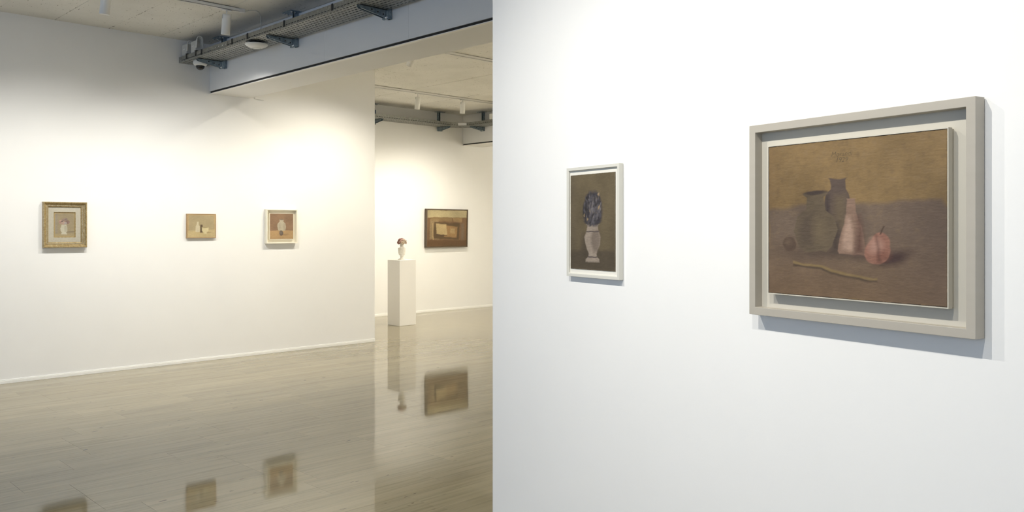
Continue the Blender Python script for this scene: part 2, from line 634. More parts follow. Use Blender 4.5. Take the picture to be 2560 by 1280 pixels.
# ------------------------------------------------------------------ cable trays
def tray(name, path, W, H, label, rows=7):
    """path: list of (x, y, nx, ny); n points to the open front edge. holes are real openings"""
    root = thing(name, label, 'cable tray')
    us = [0.0]
    for r in range(rows):
        c0 = (r + 0.5) / rows
        us += [c0 - 0.14 / rows, c0 + 0.14 / rows]
    us.append(1.0)
    n, m = len(path), len(us)
    vs = [(px + nx * W * u, py + ny * W * u, 0) for px, py, nx, ny in path for u in us]
    fs = []
    for i in range(n - 1):
        for j in range(m - 1):
            if i % 2 == 1 and j % 2 == 1:
                continue
            fs.append((i * m + j, i * m + j + 1, (i + 1) * m + j + 1, (i + 1) * m + j))
    b = MB().add(vs, fs).build('perforated_base', M_GALV, root)
    b.modifiers.new('sheet', 'SOLIDIFY').thickness = 0.0015
    for u, nm in ((1.0, 'tray_side'), (0.0, 'tray_side')):
        zs = [0, 0.014, 0.022, H]
        inn = -1 if u == 1.0 else 1
        vs, fs = [], []
        for px, py, nx, ny in path:
            for z in zs:
                vs.append((px + nx * W * u, py + ny * W * u, z))
            vs.append((px + nx * (W * u + inn * 0.010), py + ny * (W * u + inn * 0.010), H))
            vs.append((px + nx * (W * u + inn * 0.010), py + ny * (W * u + inn * 0.010), H - 0.006))
        q = 6
        for i in range(n - 1):
            for j in range(q - 1):
                if j == 1 and i % 2 == 1:
                    continue
                fs.append((i * q + j, i * q + j + 1, (i + 1) * q + j + 1, (i + 1) * q + j))
        s = MB().add(vs, fs).build(nm, M_GALV, root)
        s.modifiers.new('sheet', 'SOLIDIFY').thickness = 0.0015
    return root


def straight(p0, p1, nrm, pitch=0.05):
    p0, p1 = Vector((*p0, 0)), Vector((*p1, 0))
    L = (p1 - p0).length
    d = (p1 - p0) / L
    out, s = [], 0.0
    while s + pitch <= L:
        out += [(p0 + d * s), (p0 + d * (s + 0.018))]
        s += pitch
    out.append(p1)
    return [(p.x, p.y, nrm[0], nrm[1]) for p in out]


TZ, TW, TH = 3.312, 0.300, 0.060
t1 = tray('cable_tray', straight((4.148, 9.192), (4.148, 3.6), (-1, 0)), TW, TH,
          'galvanised perforated cable tray running along the near beam')
t1.location = (0, 0, TZ)
for yy in (8.62, 7.92, 7.60, 6.9, 6.1, 5.4):
    MB().box(3.843, 3.8465, yy - 0.012, yy + 0.012, 0.006, 0.058).box(3.843, 3.860, yy - 0.010, yy + 0.010, 0.058, 0.063).build('dark_clip', M_RUBBER, t1)
MB().box(3.8435, 3.8465, 8.02, 8.30, 0.008, 0.050).build('splice_plate', M_GALV, t1)
for yy in (8.05, 8.12, 8.20, 8.27):
    MB().lathe([(0.006, 0), (0.006, 0.004), (0.004, 0.006)], 8, Matrix.Translation((3.8435, yy, 0.028)) @ Matrix.Rotation(-math.pi / 2, 4, 'Y')).build('bolt', M_BOLT, t1)
for k in range(7):  # added dark tubes inside the tray so its slots read dark
    xo = 4.128 - 0.043 * k
    pts = [(xo + 0.004 * math.sin(i * 1.1 + k), 9.16 - i * 0.40, 0.0135 + 0.001 * k) for i in range(14)]
    MB().tube(pts, 0.012 + 0.003 * (k % 3), 7).build('slot_fill_tube', M_SLOTFILL, t1)

path2 = straight((6.7, YB - 0.055), (9.565, YB - 0.055), (0, -1))
cx, cy, R = 9.545, 11.09, YB - 0.055 - 11.09
for i in range(1, 20):
    a = math.pi / 2 * (1 - i / 20)
    path2.append((cx + R * math.cos(a), cy + R * math.sin(a), -math.cos(a), -math.sin(a)))
path2 += straight((cx + R, cy), (cx + R, 5.5), (-1, 0))
t2 = tray('cable_tray', path2, TW, TH, 'galvanised cable tray bending round the corner of the far room', rows=5)
t2.location = (0, 0, 3.300)
for k in range(6):  # same added dark filler behind the slots of the far tray
    pts = [(q[0] + q[2] * (0.03 + 0.045 * k), q[1] + q[3] * (0.03 + 0.045 * k), 0.016) for q in path2[::6]]
    MB().tube(pts, 0.012 + 0.003 * (k % 2), 7).build('slot_fill_tube', M_SLOTFILL, t2)
R2 = R - TW - 0.002
lp = MB()
vs, fs = [], []
for i in range(7):
    a = math.radians(24 + 30 * (1 - i / 6))
    for rr in (R2, R2 - 0.004):
        for z in (0.008, 0.052):
            vs.append((cx + rr * math.cos(a), cy + rr * math.sin(a), z))
for i in range(6):
    b0, b1 = i * 4, (i + 1) * 4
    fs += [(b0, b0 + 1, b1 + 1, b1), (b0 + 2, b1 + 2, b1 + 3, b0 + 3), (b0, b1, b1 + 2, b0 + 2), (b0 + 1, b0 + 3, b1 + 3, b1 + 1)]
fs += [(0, 2, 3, 1), (24, 25, 27, 26)]
lp.add(vs, fs).build('joint_plate', new_mat('pale_plate', (0.72, 0.73, 0.75), 0.5), t2)


def bracket(loc, rz, label, group, zt, clamp=False):
    """post at the origin against a vertical face behind (+x); the arm reaches towards -x"""
    root = thing('tray_bracket', label, 'bracket', loc, rz, group)
    h0, h1 = zt - 0.072, CEIL
    post = MB()
    post.box(0.0, 0.003, -0.021, 0.021, h0, h1).box(-0.036, 0.0, -0.021, -0.0185, h0, h1).box(-0.036, 0.0, 0.0185, 0.021, h0, h1)
    post.box(-0.0385, -0.036, -0.021, -0.010, h0, h1).box(-0.0385, -0.036, 0.010, 0.021, h0, h1)
    post.build('post', M_ZINC, root)
    pl = MB().box(-0.115, 0.004, -0.085, 0.085, h1 - 0.006, h1).build('ceiling_plate', M_ZINC, root, 0.001)
    for sx in (-0.095, -0.06):
        for sy in (-0.062, 0.062):
            MB().lathe([(0.009, 0), (0.009, -0.007), (0.005, -0.009), (0.005, -0.016)], 6, Matrix.Translation((sx, sy, h1 - 0.006))).build('bolt', M_BOLT, pl)
    z0 = zt - 0.004
    arm = MB()
    tip, root_x = -0.315, -0.042
    outline = [(root_x, z0), (tip, z0), (tip - 0.004, z0 - 0.012), (tip + 0.012, z0 - 0.024), (root_x, z0 - 0.066)]
    arm.prism(outline, 'y', -0.021, -0.0185).prism(outline, 'y', 0.0185, 0.021)
    arm.box(tip, root_x, -0.021, 0.021, z0 - 0.0025, z0)
    arm.prism([(tip + 0.012, z0 - 0.024), (root_x, z0 - 0.066), (root_x, z0 - 0.069), (tip + 0.012, z0 - 0.027)], 'y', -0.024, -0.014)
    ar = arm.build('arm', M_ZINC, root)
    MB().box(-0.058, -0.039, -0.030, 0.030, z0 - 0.076, z0 - 0.004).build('backing_plate', M_ZINC, ar)
    for bx, bz in ((-0.20, -0.020), (-0.14, -0.030), (-0.085, -0.040)):
        MB().lathe([(0.0065, 0), (0.0065, 0.004)], 8, Matrix.Translation((bx, -0.021, z0 + bz)) @ Matrix.Rotation(math.pi / 2, 4, 'X')).build('bolt', M_RUBBER, ar)
    MB().lathe([(0.010, 0), (0.010, 0.008), (0.006, 0.010), (0.006, 0.018)], 8, Matrix.Translation((-0.066, -0.030, z0 - 0.066)) @ Matrix.Rotation(math.pi / 2, 4, 'X')).build('bolt', M_BOLT, ar)
    if clamp:
        MB().box(-0.075, -0.039, -0.045, 0.03, CEIL - 0.17, CEIL - 0.10).build('blue_clamp', M_BLUE, root, 0.006)
    return root


bracket((4.193, 8.79, 0), 0, 'zinc tray bracket on the near beam, closest to the dome camera', 'brackets on the near beam', TZ)
bracket((4.193, 7.27, 0), 0, 'zinc tray bracket on the near beam, second from the dome camera', 'brackets on the near beam', TZ)
bracket((4.193, 5.76, 0), 0, 'zinc tray bracket on the near beam, third from the dome camera', 'brackets on the near beam', TZ)
bracket((8.16, YB - 0.006, 0), math.pi / 2, 'zinc tray bracket with blue clamp on the far back wall', 'brackets in the far room', 3.300, True)
bracket((9.60, YB - 0.006, 0), math.pi / 2, 'zinc tray bracket on the far back wall above the brown abstract painting', 'brackets in the far room', 3.300)
bracket((10.183, 11.16, 0), 0, 'zinc tray bracket on the far beam beside the corner', 'brackets in the far room', 3.300)

# power boxes with cable loops sitting on the tray lip, and the dome camera below
def power_box(y, label, loops):
    root = thing('power_box', label, 'box', (3.849, y, TZ + TH + 0.0066), 0, 'grey boxes on the cable tray')
    MB().box(0, 0.058, -0.058, 0.058, 0, 0.116).build('housing', M_GREYPL, root, 0.006, 3)
    MB().box(-0.0015, 0.001, -0.026, 0.030, 0.060, 0.066).build('label_strip', M_WHITE, root)
    MB().box(0.004, 0.054, -0.054, 0.054, -0.006, 0.0).build('bottom_rim', M_GREYPL, root)
    MB().box(-0.008, -0.0045, -0.084, -0.062, -0.052, 0.006).box(-0.008, 0.02, -0.084, -0.052, 0.002, 0.006).build('tray_clip', M_RUBBER, root)
    for k in range(loops):
        yy = -0.066 - 0.017 * k
        r = 0.024 + 0.003 * k
        pts = [(0.030 - r, yy + 0.006, 0.035)]
        for i in range(11):
            a = math.pi * (1 - i / 10)
            pts.append((0.030 + r * math.cos(a), yy, 0.108 + 0.006 * k + r * 1.25 * math.sin(a)))
        pts.append((0.030 + r + 0.004, yy - 0.010, 0.020))
        MB().tube(pts, 0.0052, 7).build('cable_loop', M_CABLE, root)
    return root


power_box(9.062, 'grey plastic box with cable loop at the very end of the tray', 2)
power_box(8.832, 'grey plastic box with cable loops on the tray, nearer the round white disc', 3)
MBX = thing('junction_box', 'small pale box on the far cable tray beside the partition edge', 'box', (9.87, 10.60, 3.352))
MB().box(-0.012, 0.05, -0.07, 0.07, 0, 0.11).build('housing', M_PLASTIC, MBX, 0.005)
MB().box(-0.008, 0.046, -0.064, 0.064, 0.11, 0.116).build('lid', M_GREYPL, MBX)

dome = thing('dome_camera', 'white dome security camera with black lens under the tray', 'camera', (3.965, 8.915, TZ - 0.002))
MB().lathe([(0.070, 0), (0.072, -0.006), (0.072, -0.030), (0.066, -0.046), (0.052, -0.054), (0.046, -0.054)], 28).build('housing', M_PLASTIC, dome)
MB().lathe([(0.047, -0.050), (0.046, -0.064), (0.040, -0.080), (0.028, -0.092), (0.012, -0.098), (0.002, -0.0985)], 24).build('lens_dome', M_BLACK, dome)

ap = thing('access_point', 'round white ceiling disc hanging below the cable tray', 'sensor', (3.955, 7.625, TZ - 0.004))
MB().lathe([(0.070, 0), (0.070, -0.012), (0.098, -0.013), (0.098, -0.019)], 32).build('mounting_plate', M_BLACK, ap)
sh = MB().lathe([(0.108, -0.017), (0.111, -0.021), (0.107, -0.028), (0.090, -0.040), (0.066, -0.051), (0.040, -0.0575), (0.002, -0.0595)], 40).build('shell', M_PLASTIC, ap)
MB().lathe([(0.0405, -0.0565), (0.0405, -0.0588), (0.0430, -0.0582), (0.0430, -0.0555)], 32, cap=False).build('status_ring', M_GREYPL, sh)

# ------------------------------------------------------------------ light tracks and lamps
def track(x0, x1, y, label):
    r = thing('light_track', label, 'light track', (x0, y, CEIL))
    L = x1 - x0
    m = MB()
    m.box(0, L, -0.018, -0.014, -0.034, 0).box(0, L, 0.014, 0.018, -0.034, 0).box(0, L, -0.018, 0.018, -0.004, 0)
    m.box(0, L, -0.018, -0.003, -0.034, -0.031).box(0, L, 0.003, 0.018, -0.034, -0.031)
    m.build('rail', M_WHITE, r)
    MB().box(L - 0.055, L + 0.004, -0.019, 0.019, -0.036, 0).build('end_cap', M_WHITE, r, 0.003)
    MB().box(-0.004, 0.05, -0.019, 0.019, -0.036, 0).build('end_cap', M_WHITE, r, 0.003)
    return r


TR1 = track(-3.2, 3.757, 7.49, 'white ceiling light track in the near room above the first lamps')
TR2 = track(6.62, 13.0, 10.155, 'white ceiling light track in the far room nearer the back wall')
TR3 = track(4.75, 13.0, 7.60, 'white ceiling light track in the far room close behind the beam')
cb = MB().tube([(3.757, 7.488, 3.545), (3.79, 7.46, 3.557), (3.84, 7.42, 3.560), (3.875, 7.425, 3.553), (3.905, 7.45, 3.525), (3.915, 7.46, 3.48), (3.915, 7.46, 3.42), (3.915, 7.46, 3.376)], 0.0038, 6).build('power_cable', M_GREYPL)
cb['label'], cb['category'] = 'thin grey cable dropping from the near light track into the tray', 'cable'


def lamp(x, y, tilt_y, tilt_x, label, group, stem=0.045, lit=True):
    r = thing('track_spotlight', label, 'spotlight', (x, y, CEIL - 0.034), 0, group)
    MB().box(-0.045, 0.045, -0.015, 0.015, -0.012, 0).build('adapter', M_WHITE, r, 0.002)
    MB().lathe([(0.0065, -0.012), (0.0065, -0.012 - stem)], 12).build('stem', M_WHITE, r)
    M = Matrix.Translation((0, 0, -0.012 - stem)) @ Matrix.Rotation(math.radians(tilt_y), 4, 'X') @ Matrix.Rotation(math.radians(tilt_x), 4, 'Y')
    body = MB().lathe([(0.034, 0.012), (0.038, 0.010), (0.0400, 0.004), (0.0400, -0.176), (0.0375, -0.178), (0.0360, -0.170), (0.0340, -0.150)], 28, M, cap=False)
    body.lathe([(0.012, 0.004), (0.034, 0.004)], 28, M, cap=False)
    b = body.build('lamp_body', M_WHITE, r)
    MB().box(-0.042, 0.042, -0.006, 0.006, -0.03, 0.004, M).build('yoke', M_GREYPL, b)
    MB().lathe([(0.0345, -0.150), (0.0345, -0.156), (0.002, -0.1565)], 24, M).build('lens', M_LENS if lit else M_REFL, b)
    return r


lamp(3.585, 7.49, 9, 0, 'white cylinder spotlight hanging from the near track end', 'track spotlights')
lamp(2.515, 7.49, 8, 2, 'white cylinder spotlight cut by the top of the picture', 'track spotlights')
lamp(7.908, 10.155, 5, 0, 'white cylinder spotlight in the far room, nearer the dividing wall corner', 'track spotlights', 0.05)
lamp(8.812, 10.155, 4, 0, 'white cylinder spotlight in the far room with a bright lit lens', 'track spotlights', 0.03)
lamp(5.885, 7.60, 36, 3, 'white spotlight end peeking out below the near beam', 'track spotlights', 0.035, False)

# ------------------------------------------------------------------ painting maker: brush-laid colour on the canvas grid
def vnoise(x, y, seed):
    xi, yi = np.floor(x).astype(np.int64), np.floor(y).astype(np.int64)
    fx, fy = x - xi, y - yi
    fx, fy = fx * fx * (3 - 2 * fx), fy * fy * (3 - 2 * fy)

    def hsh(a, b):
        h = (a * 374761393 + b * 668265263 + seed * 2147483647) & 0xFFFFFFFF
        h = ((h ^ (h >> 13)) * 1274126177) & 0xFFFFFFFF
        return ((h ^ (h >> 16)) & 0xFFFF) / 65535.0
    a, b, c, d = hsh(xi, yi), hsh(xi + 1, yi), hsh(xi, yi + 1), hsh(xi + 1, yi + 1)
    return (a * (1 - fx) + b * fx) * (1 - fy) + (c * (1 - fx) + d * fx) * fy


def fbm(x, y, seed, octv=4):
    s, a, t = 0, 0.5, 0
    for k in range(octv):
        s = s + a * vnoise(x * 2 ** k, y * 2 ** k, seed + k * 17)
        t += a
        a *= 0.55
    return s / t


class Canvas:
    """x, z in metres from the lower left corner of the canvas"""

    def __init__(self, w, h, px, seed):
        self.w, self.h = w, h
        self.nx, self.ny = max(8, int(w / px)), max(8, int(h / px))
        gx, gy = np.meshgrid(np.linspace(0, w, self.nx + 1), np.linspace(0, h, self.ny + 1))
        self.gx, self.gy, self.seed = gx, gy, seed
        k = 1.0 / w
        self.wx = (fbm(gx * k * 9, gy * k * 9, seed + 5, 3) - 0.5) * 0.028 * w
        self.wy = (fbm(gx * k * 9, gy * k * 9, seed + 9, 3) - 0.5) * 0.028 * w
        self.x, self.y = gx / w + self.wx / w, gy / h + self.wy / h        # unit coordinates, hand wobble
        self.c = np.zeros((*gx.shape, 3))
        self.tex = fbm(gx * 60, gy * 240, seed + 1, 4) - 0.5
        self.cld = fbm(gx * k * 4, gy * k * 4, seed + 2, 4) - 0.5
        self.soft, self.gain = 0.012, 0.80
        self.asp = h / w

    def lay(self, mask, col, tex=0.10, cld=0.12):
        col = np.array(lin(col)) * self.gain
        v = 1 + self.tex * tex * 2 + self.cld * cld * 2
        self.c = self.c * (1 - mask[..., None]) + (col[None, None] * v[..., None]) * mask[..., None]

    def step(self, d, s=None):
        s = s or self.soft
        return np.clip(0.5 - d / (2 * s), 0, 1)

    def all(self):
        return np.ones_like(self.x)

    def ell(self, cx, cy, rx, ry, rot=0.0, s=None):
        dx, dy = self.x - cx, (self.y - cy) * self.asp
        c, t = math.cos(rot), math.sin(rot)
        u, v = dx * c + dy * t, -dx * t + dy * c
        return self.step((np.sqrt((u / rx) ** 2 + (v / ry) ** 2 + 1e-9) - 1) * min(rx, ry), s)

    def poly(self, pts, s=None):
        d = np.full_like(self.x, -9.0)
        n = len(pts)
        ar = sum(pts[i][0] * pts[(i + 1) % n][1] - pts[(i + 1) % n][0] * pts[i][1] for i in range(n))
        for i in range(n):
            a, b = pts[i], pts[(i + 1) % n]
            ex, ey = b[0] - a[0], (b[1] - a[1]) * self.asp
            L = math.hypot(ex, ey)
            sd = ((self.x - a[0]) * ey - (self.y - a[1]) * self.asp * ex) / L
            d = np.maximum(d, sd if ar > 0 else -sd)
        return self.step(d, s)

    def turned(self, cx, prof, s=None):
        """upright vessel: list of (height, half width)"""
        ys = [p[0] for p in prof]
        rs = [p[1] for p in prof]
        r = np.interp(self.y, ys, rs)
        d = np.maximum(np.abs(self.x - cx) - r, np.maximum(ys[0] - self.y, self.y - ys[-1]) * self.asp)
        return self.step(d, s)

    def build(self, parent, y, name='canvas', cx=0.0, cz=0.0):
        nx, ny = self.nx, self.ny
        X, Z = self.gx - self.w / 2 + cx, self.gy - self.h / 2 + cz
        Y = y - 0.0004 * (self.tex + 0.5)
        v = np.stack([X, Y, Z], -1).reshape(-1, 3)
        idx = np.arange((nx + 1) * (ny + 1)).reshape(ny + 1, nx + 1)
        q = np.stack([idx[:-1, :-1], idx[:-1, 1:], idx[1:, 1:], idx[1:, :-1]], -1).reshape(-1, 4)
        me = bpy.data.meshes.new(name)
        me.vertices.add(len(v))
        me.vertices.foreach_set('co', v.ravel())
        me.loops.add(q.size)
        me.loops.foreach_set('vertex_index', q.ravel())
        me.polygons.add(len(q))
        me.polygons.foreach_set('loop_start', np.arange(0, q.size, 4))
        me.update(calc_edges=True)
        at = me.attributes.new('paint', 'FLOAT_COLOR', 'POINT')
        rgba = np.ones((len(v), 4), dtype=np.float32)
        rgba[:, :3] = np.clip(self.c, 0.002, 0.95).reshape(-1, 3)
        at.data.foreach_set('color', rgba.ravel())
        me.materials.append(M_PAINT)
        o = bpy.data.objects.new(name, me)
        COL.objects.link(o)
        o.parent = parent
        return o


def stretcher(parent, w, h, y0, y1, m=M_LINEN, cx=0.0, cz=0.0):
    return MB().box(cx - w / 2, cx + w / 2, y0, y1, cz - h / 2, cz + h / 2).build('stretcher', m, parent)


# ---- gilded frame on the left wall: vase of round blossoms
p = thing('framed_painting', 'small flower painting in a carved gilt frame with grey liner', 'painting', (2.688, YL, 1.5285))
w, h = 0.403, 0.455
MB().ring(w, h, [(0, 0), (0, -0.046), (0.004, -0.050), (0.011, -0.049), (0.014, -0.044), (0.020, -0.035), (0.026, -0.030), (0.029, -0.030),
                 (0.0295, -0.026), (0.0445, -0.024), (0.045, -0.027), (0.048, -0.026), (0.053, -0.016), (0.053, 0)]).build('frame', M_GOLD, p)
bd = MB()
for side in range(4):
    L = (w if side % 2 == 0 else h) - 2 * 0.037
    n = int(L / 0.0085)
    for i in range(n):
        t = -L / 2 + (i + 0.5) * L / n
        ang = [0, math.pi / 2, math.pi, -math.pi / 2][side]
        off = (h if side % 2 == 0 else w) / 2 - 0.037
        M = Matrix.Rotation(ang, 4, 'Y') @ Matrix.Translation((t, -0.025, -off)) @ Matrix.Diagonal((1, 1, 1.7, 1))
        bd.lathe([(0.0008, 0.0036), (0.0032, 0.0018), (0.0036, 0), (0.0032, -0.0018), (0.0008, -0.0036)], 6, M)
bd.build('beaded_moulding', M_SILV, p)['kind'] = 'stuff'
MB().ring(w - 0.106, h - 0.106, [(0, 0), (0, -0.0165), (0.044, -0.0195), (0.047, -0.0195), (0.047, 0)]).build('liner', M_LINER, p)
MB().ring(w - 0.200, h - 0.200, [(0, -0.002), (0, -0.0195), (0.003, -0.0195), (0.007, -0.012), (0.007, -0.002)]).build('inner_bevel', M_GOLD, p)
cw, ch = w - 0.214, h - 0.214
C = Canvas(cw, ch, 0.0014, 11)
C.lay(C.all(), (178, 158, 116))
inner = np.maximum(np.abs(C.gx / cw - 0.5) - 0.385, (np.abs(C.gy / ch - 0.5) - 0.405) * C.asp) - 0.035
r0 = np.sqrt(np.maximum(np.abs(C.gx / cw - 0.5) - 0.395, 0) ** 2 + (np.maximum(np.abs(C.gy / ch - 0.5) - 0.415, 0) * C.asp) ** 2) - 0.06
C.lay(C.step(r0, 0.01), (160, 146, 118))
C.lay(C.step(r0, 0.01) * C.step(C.x - 0.16, 0.05), (152, 142, 126))
C.lay(C.step(r0, 0.01) * C.step(C.y - 0.13, 0.02), (168, 152, 118))
C.lay(C.ell(0.76, 0.20, 0.20, 0.022, 0.08, 0.03), (126, 114, 96))
C.lay(C.turned(0.47, [(0.10, 0.14), (0.13, 0.15), (0.16, 0.10), (0.25, 0.16), (0.36, 0.17), (0.46, 0.13), (0.50, 0.16)]), (196, 190, 170))
C.lay(C.turned(0.55, [(0.20, 0.05), (0.36, 0.07), (0.46, 0.04)], 0.03) * 0.5, (158, 150, 132))
for bx, by, br, col in ((0.33, 0.62, 0.12, (186, 152, 138)), (0.64, 0.60, 0.12, (140, 114, 106)), (0.48, 0.69, 0.12, (162, 140, 128)),
                        (0.44, 0.57, 0.10, (190, 164, 150)), (0.57, 0.72, 0.08, (150, 130, 122)), (0.55, 0.56, 0.07, (174, 164, 158)),
                        (0.38, 0.64, 0.03, (76, 64, 62))):
    C.lay(C.ell(bx, by, br, br * 0.85, 0.3), col, 0.25, 0.3)
    C.lay(C.ell(bx - 0.02, by - 0.02, br * 0.4, br * 0.3, 0.3) * 0.5, tuple(v - 26 for v in col))
C.build(p, -0.012)
stretcher(p, cw, ch, -0.0115, -0.001)

# ---- small painting in a thin wooden strip
p = thing('framed_painting', 'smallest painting, beige still life in a thin raw wood strip frame', 'painting', (4.095, YL, 1.519))
w, h = 0.334, 0.270
MB().ring(w, h, [(0, 0), (0, -0.030), (0.0075, -0.030), (0.0075, 0)]).build('frame', M_STRIP, p, 0.0012)
cw, ch = w - 0.0155, h - 0.0155
C = Canvas(cw, ch, 0.0017, 23)
C.lay(C.all(), (176, 160, 126))
edge = np.minimum(np.minimum(C.x, 1 - C.x), np.minimum(C.y, 1 - C.y) * 1.0)
C.lay(C.step(edge - 0.045, 0.012), (190, 164, 122))
C.lay(C.poly([(0, 0), (1, 0), (1, 0.34), (0.5, 0.315), (0, 0.29)]), (196, 176, 132))
C.lay(C.turned(0.36, [(0.24, 0.07), (0.27, 0.078), (0.48, 0.078), (0.55, 0.035), (0.66, 0.032), (0.68, 0.040)]), (208, 196, 166))
C.lay(C.poly([(0.45, 0.20), (0.54, 0.20), (0.535, 0.56), (0.455, 0.56)]), (98, 82, 64))
C.lay(C.turned(0.63, [(0.15, 0.055), (0.17, 0.06), (0.20, 0.045), (0.27, 0.11), (0.42, 0.125), (0.44, 0.12)]), (212, 198, 156))
C.lay(C.ell(0.63, 0.435, 0.115, 0.018, 0) * 0.8, (150, 134, 102))
C.lay(C.poly([(0.70, 0.19), (0.84, 0.20), (0.84, 0.225), (0.70, 0.225)], 0.02) * 0.7, (136, 118, 86))
C.build(p, -0.0275)
stretcher(p, cw, ch, -0.0268, -0.001)

# ---- cream box frame with a floated square canvas
p = thing('framed_painting', 'square brown painting floating inside a deep cream box frame', 'painting', (5.076, YL, 1.515))
w, h = 0.408, 0.408
MB().ring(w, h, [(0, 0), (0, -0.055), (0.0125, -0.055), (0.0125, 0)]).build('frame', M_CREAMFR, p, 0.001)
MB().box(-w / 2 + 0.011, w / 2 - 0.011, -0.012, -0.002, -h / 2 + 0.011, h / 2 - 0.011).build('back_panel', M_CREAMFR, p)
cw, ch = 0.308, 0.304
MB().ring(cw + 0.009, ch + 0.009, [(0, -0.012), (0, -0.040), (0.004, -0.040), (0.004, -0.012)]).build('float_frame', M_CREAMFR, p)
C = Canvas(cw, ch, 0.0017, 37)
C.lay(C.all(), (146, 118, 94), 0.12, 0.2)
C.lay(C.poly([(0, 0), (1, 0), (1, 0.335), (0.6, 0.345), (0, 0.325)]), (186, 154, 112))
C.lay(C.poly([(0, 0), (1, 0), (1, 0.06), (0, 0.05)], 0.04) * 0.6, (164, 132, 96))
C.lay(C.turned(0.50, [(0.325, 0.13), (0.36, 0.16), (0.50, 0.185), (0.62, 0.16), (0.68, 0.09), (0.72, 0.075), (0.75, 0.10), (0.765, 0.10)]), (190, 180, 158))
C.lay(C.turned(0.42, [(0.36, 0.03), (0.50, 0.045), (0.62, 0.03)], 0.03) * 0.6, (172, 162, 142))
C.lay(C.ell(0.50, 0.762, 0.095, 0.014, 0), (120, 108, 94))
C.lay(C.turned(0.62, [(0.34, 0.03), (0.5, 0.05), (0.62, 0.03)], 0.03) * 0.5, (158, 146, 126))
C.lay(C.ell(0.49, 0.235, 0.085, 0.10, 0.2), (112, 100, 92))
C.lay(C.ell(0.475, 0.25, 0.04, 0.05, 0.2, 0.03) * 0.6, (138, 126, 116))
C.lay(C.ell(0.60, 0.17, 0.12, 0.02, 0.05, 0.03) * 0.6, (120, 96, 72))
C.build(p, -0.0385)
stretcher(p, cw, ch, -0.0378, -0.0125)

# ---- brown abstract in the far room
p = thing('framed_painting', 'brown abstract of overlapping rectangles in a dark frame, far room', 'painting', (9.768, YB - 0.004, 1.145))
p.rotation_euler = (math.radians(1.5), 0, 0)
w, h = 0.965, 0.690
sub = MB().ring(w, h, [(0, 0), (0, -0.060), (0.012, -0.060), (0.020, -0.052), (0.020, 0)])
sub.v = [(a, b, c + h / 2) for a, b, c in sub.v]
sub.build('frame', M_BROWNFR, p, 0.001)
cw, ch = w - 0.041, h - 0.041
C = Canvas(cw, ch, 0.0045, 51)
C.lay(C.all(), (120, 92, 62), 0.2, 0.25)
C.lay(C.poly([(0, 0.80), (1, 0.80), (1, 1), (0, 1)]), (178, 164, 126), 0.2, 0.3)
C.lay(C.poly([(0, 0), (1, 0), (1, 0.16), (0, 0.18)]), (102, 74, 46), 0.15, 0.2)
C.lay(C.poly([(0.06, 0.20), (0.30, 0.20), (0.28, 0.74), (0.08, 0.76)]), (146, 124, 90), 0.25, 0.25)
C.lay(C.poly([(0.14, 0.18), (0.155, 0.18), (0.145, 0.64), (0.135, 0.64)], 0.006), (188, 162, 116))
C.lay(C.poly([(0.16, 0.22), (0.80, 0.18), (0.82, 0.64), (0.18, 0.67)]), (92, 72, 46), 0.2, 0.2)
C.lay(C.poly([(0.42, 0.26), (0.74, 0.24), (0.77, 0.54), (0.45, 0.58)]), (150, 118, 76), 0.2, 0.2)
C.lay(C.poly([(0.24, 0.34), (0.50, 0.30), (0.47, 0.60), (0.22, 0.62)]), (182, 160, 116), 0.2, 0.2)
C.lay(C.poly([(0.24, 0.34), (0.50, 0.30), (0.50, 0.285), (0.24, 0.325)], 0.006), (78, 56, 34))
C.lay(C.poly([(0.58, 0.36), (0.70, 0.36), (0.70, 0.50), (0.58, 0.50)]), (168, 142, 98), 0.2, 0.2)
C.lay(C.poly([(0.66, 0.68), (0.88, 0.66), (0.88, 0.79), (0.64, 0.79)]), (152, 124, 84), 0.2, 0.2)
C.lay(C.poly([(0.86, 0.18), (0.93, 0.18), (0.93, 0.62), (0.86, 0.62)], 0.03) * 0.8, (118, 102, 82), 0.2, 0.2)
C.lay(C.poly([(0.10, 0.70), (0.62, 0.69), (0.62, 0.79), (0.10, 0.79)]) * 0.8, (140, 116, 78), 0.2, 0.2)
C.build(p, -0.047, cz=h / 2)
stretcher(p, cw, ch, -0.046, -0.002, M_BROWNFR, 0, h / 2)

# ---- tall dark flower painting on the partition
pos = on_partition(0.859, 0.0, 1.524)
p = thing('framed_painting', 'tall narrow dark flower painting in a pale grey frame on the partition', 'painting', pos, PRZ)
w, h = 0.362, 0.4715
MB().ring(w, h, [(0, -0.001), (0, -0.023), (0.0125, -0.023), (0.0145, -0.0205), (0.0145, -0.001)]).build('frame', M_STONEFR, p, 0.0008)
MB().box(-w / 2 + 0.013, w / 2 - 0.013, -0.0135, -0.002, -h / 2 + 0.013, h / 2 - 0.013).build('mount', M_OFFWHITE, p)
cw, ch = 0.309, 0.406
C = Canvas(cw, ch, 0.0013, 67)
C.lay(C.all(), (104, 92, 70), 0.12, 0.22)
C.lay(C.step(C.x - 0.10, 0.10) * 0.5, (96, 86, 72))
C.lay(C.poly([(0, 0), (1, 0), (1, 0.21), (0, 0.19)], 0.03), (84, 74, 60), 0.15, 0.2)
C.lay(C.ell(0.33, 0.24, 0.10, 0.16, 0, 0.05) * 0.7, (74, 64, 54))
C.lay(C.turned(0.51, [(0.085, 0.155), (0.11, 0.155), (0.135, 0.10), (0.17, 0.085), (0.26, 0.16), (0.34, 0.175), (0.42, 0.125), (0.46, 0.12), (0.475, 0.15)]), (160, 146, 132), 0.2, 0.2)
C.lay(C.turned(0.58, [(0.19, 0.05), (0.27, 0.09), (0.34, 0.10), (0.42, 0.06)], 0.03) * 0.65, (104, 90, 80))
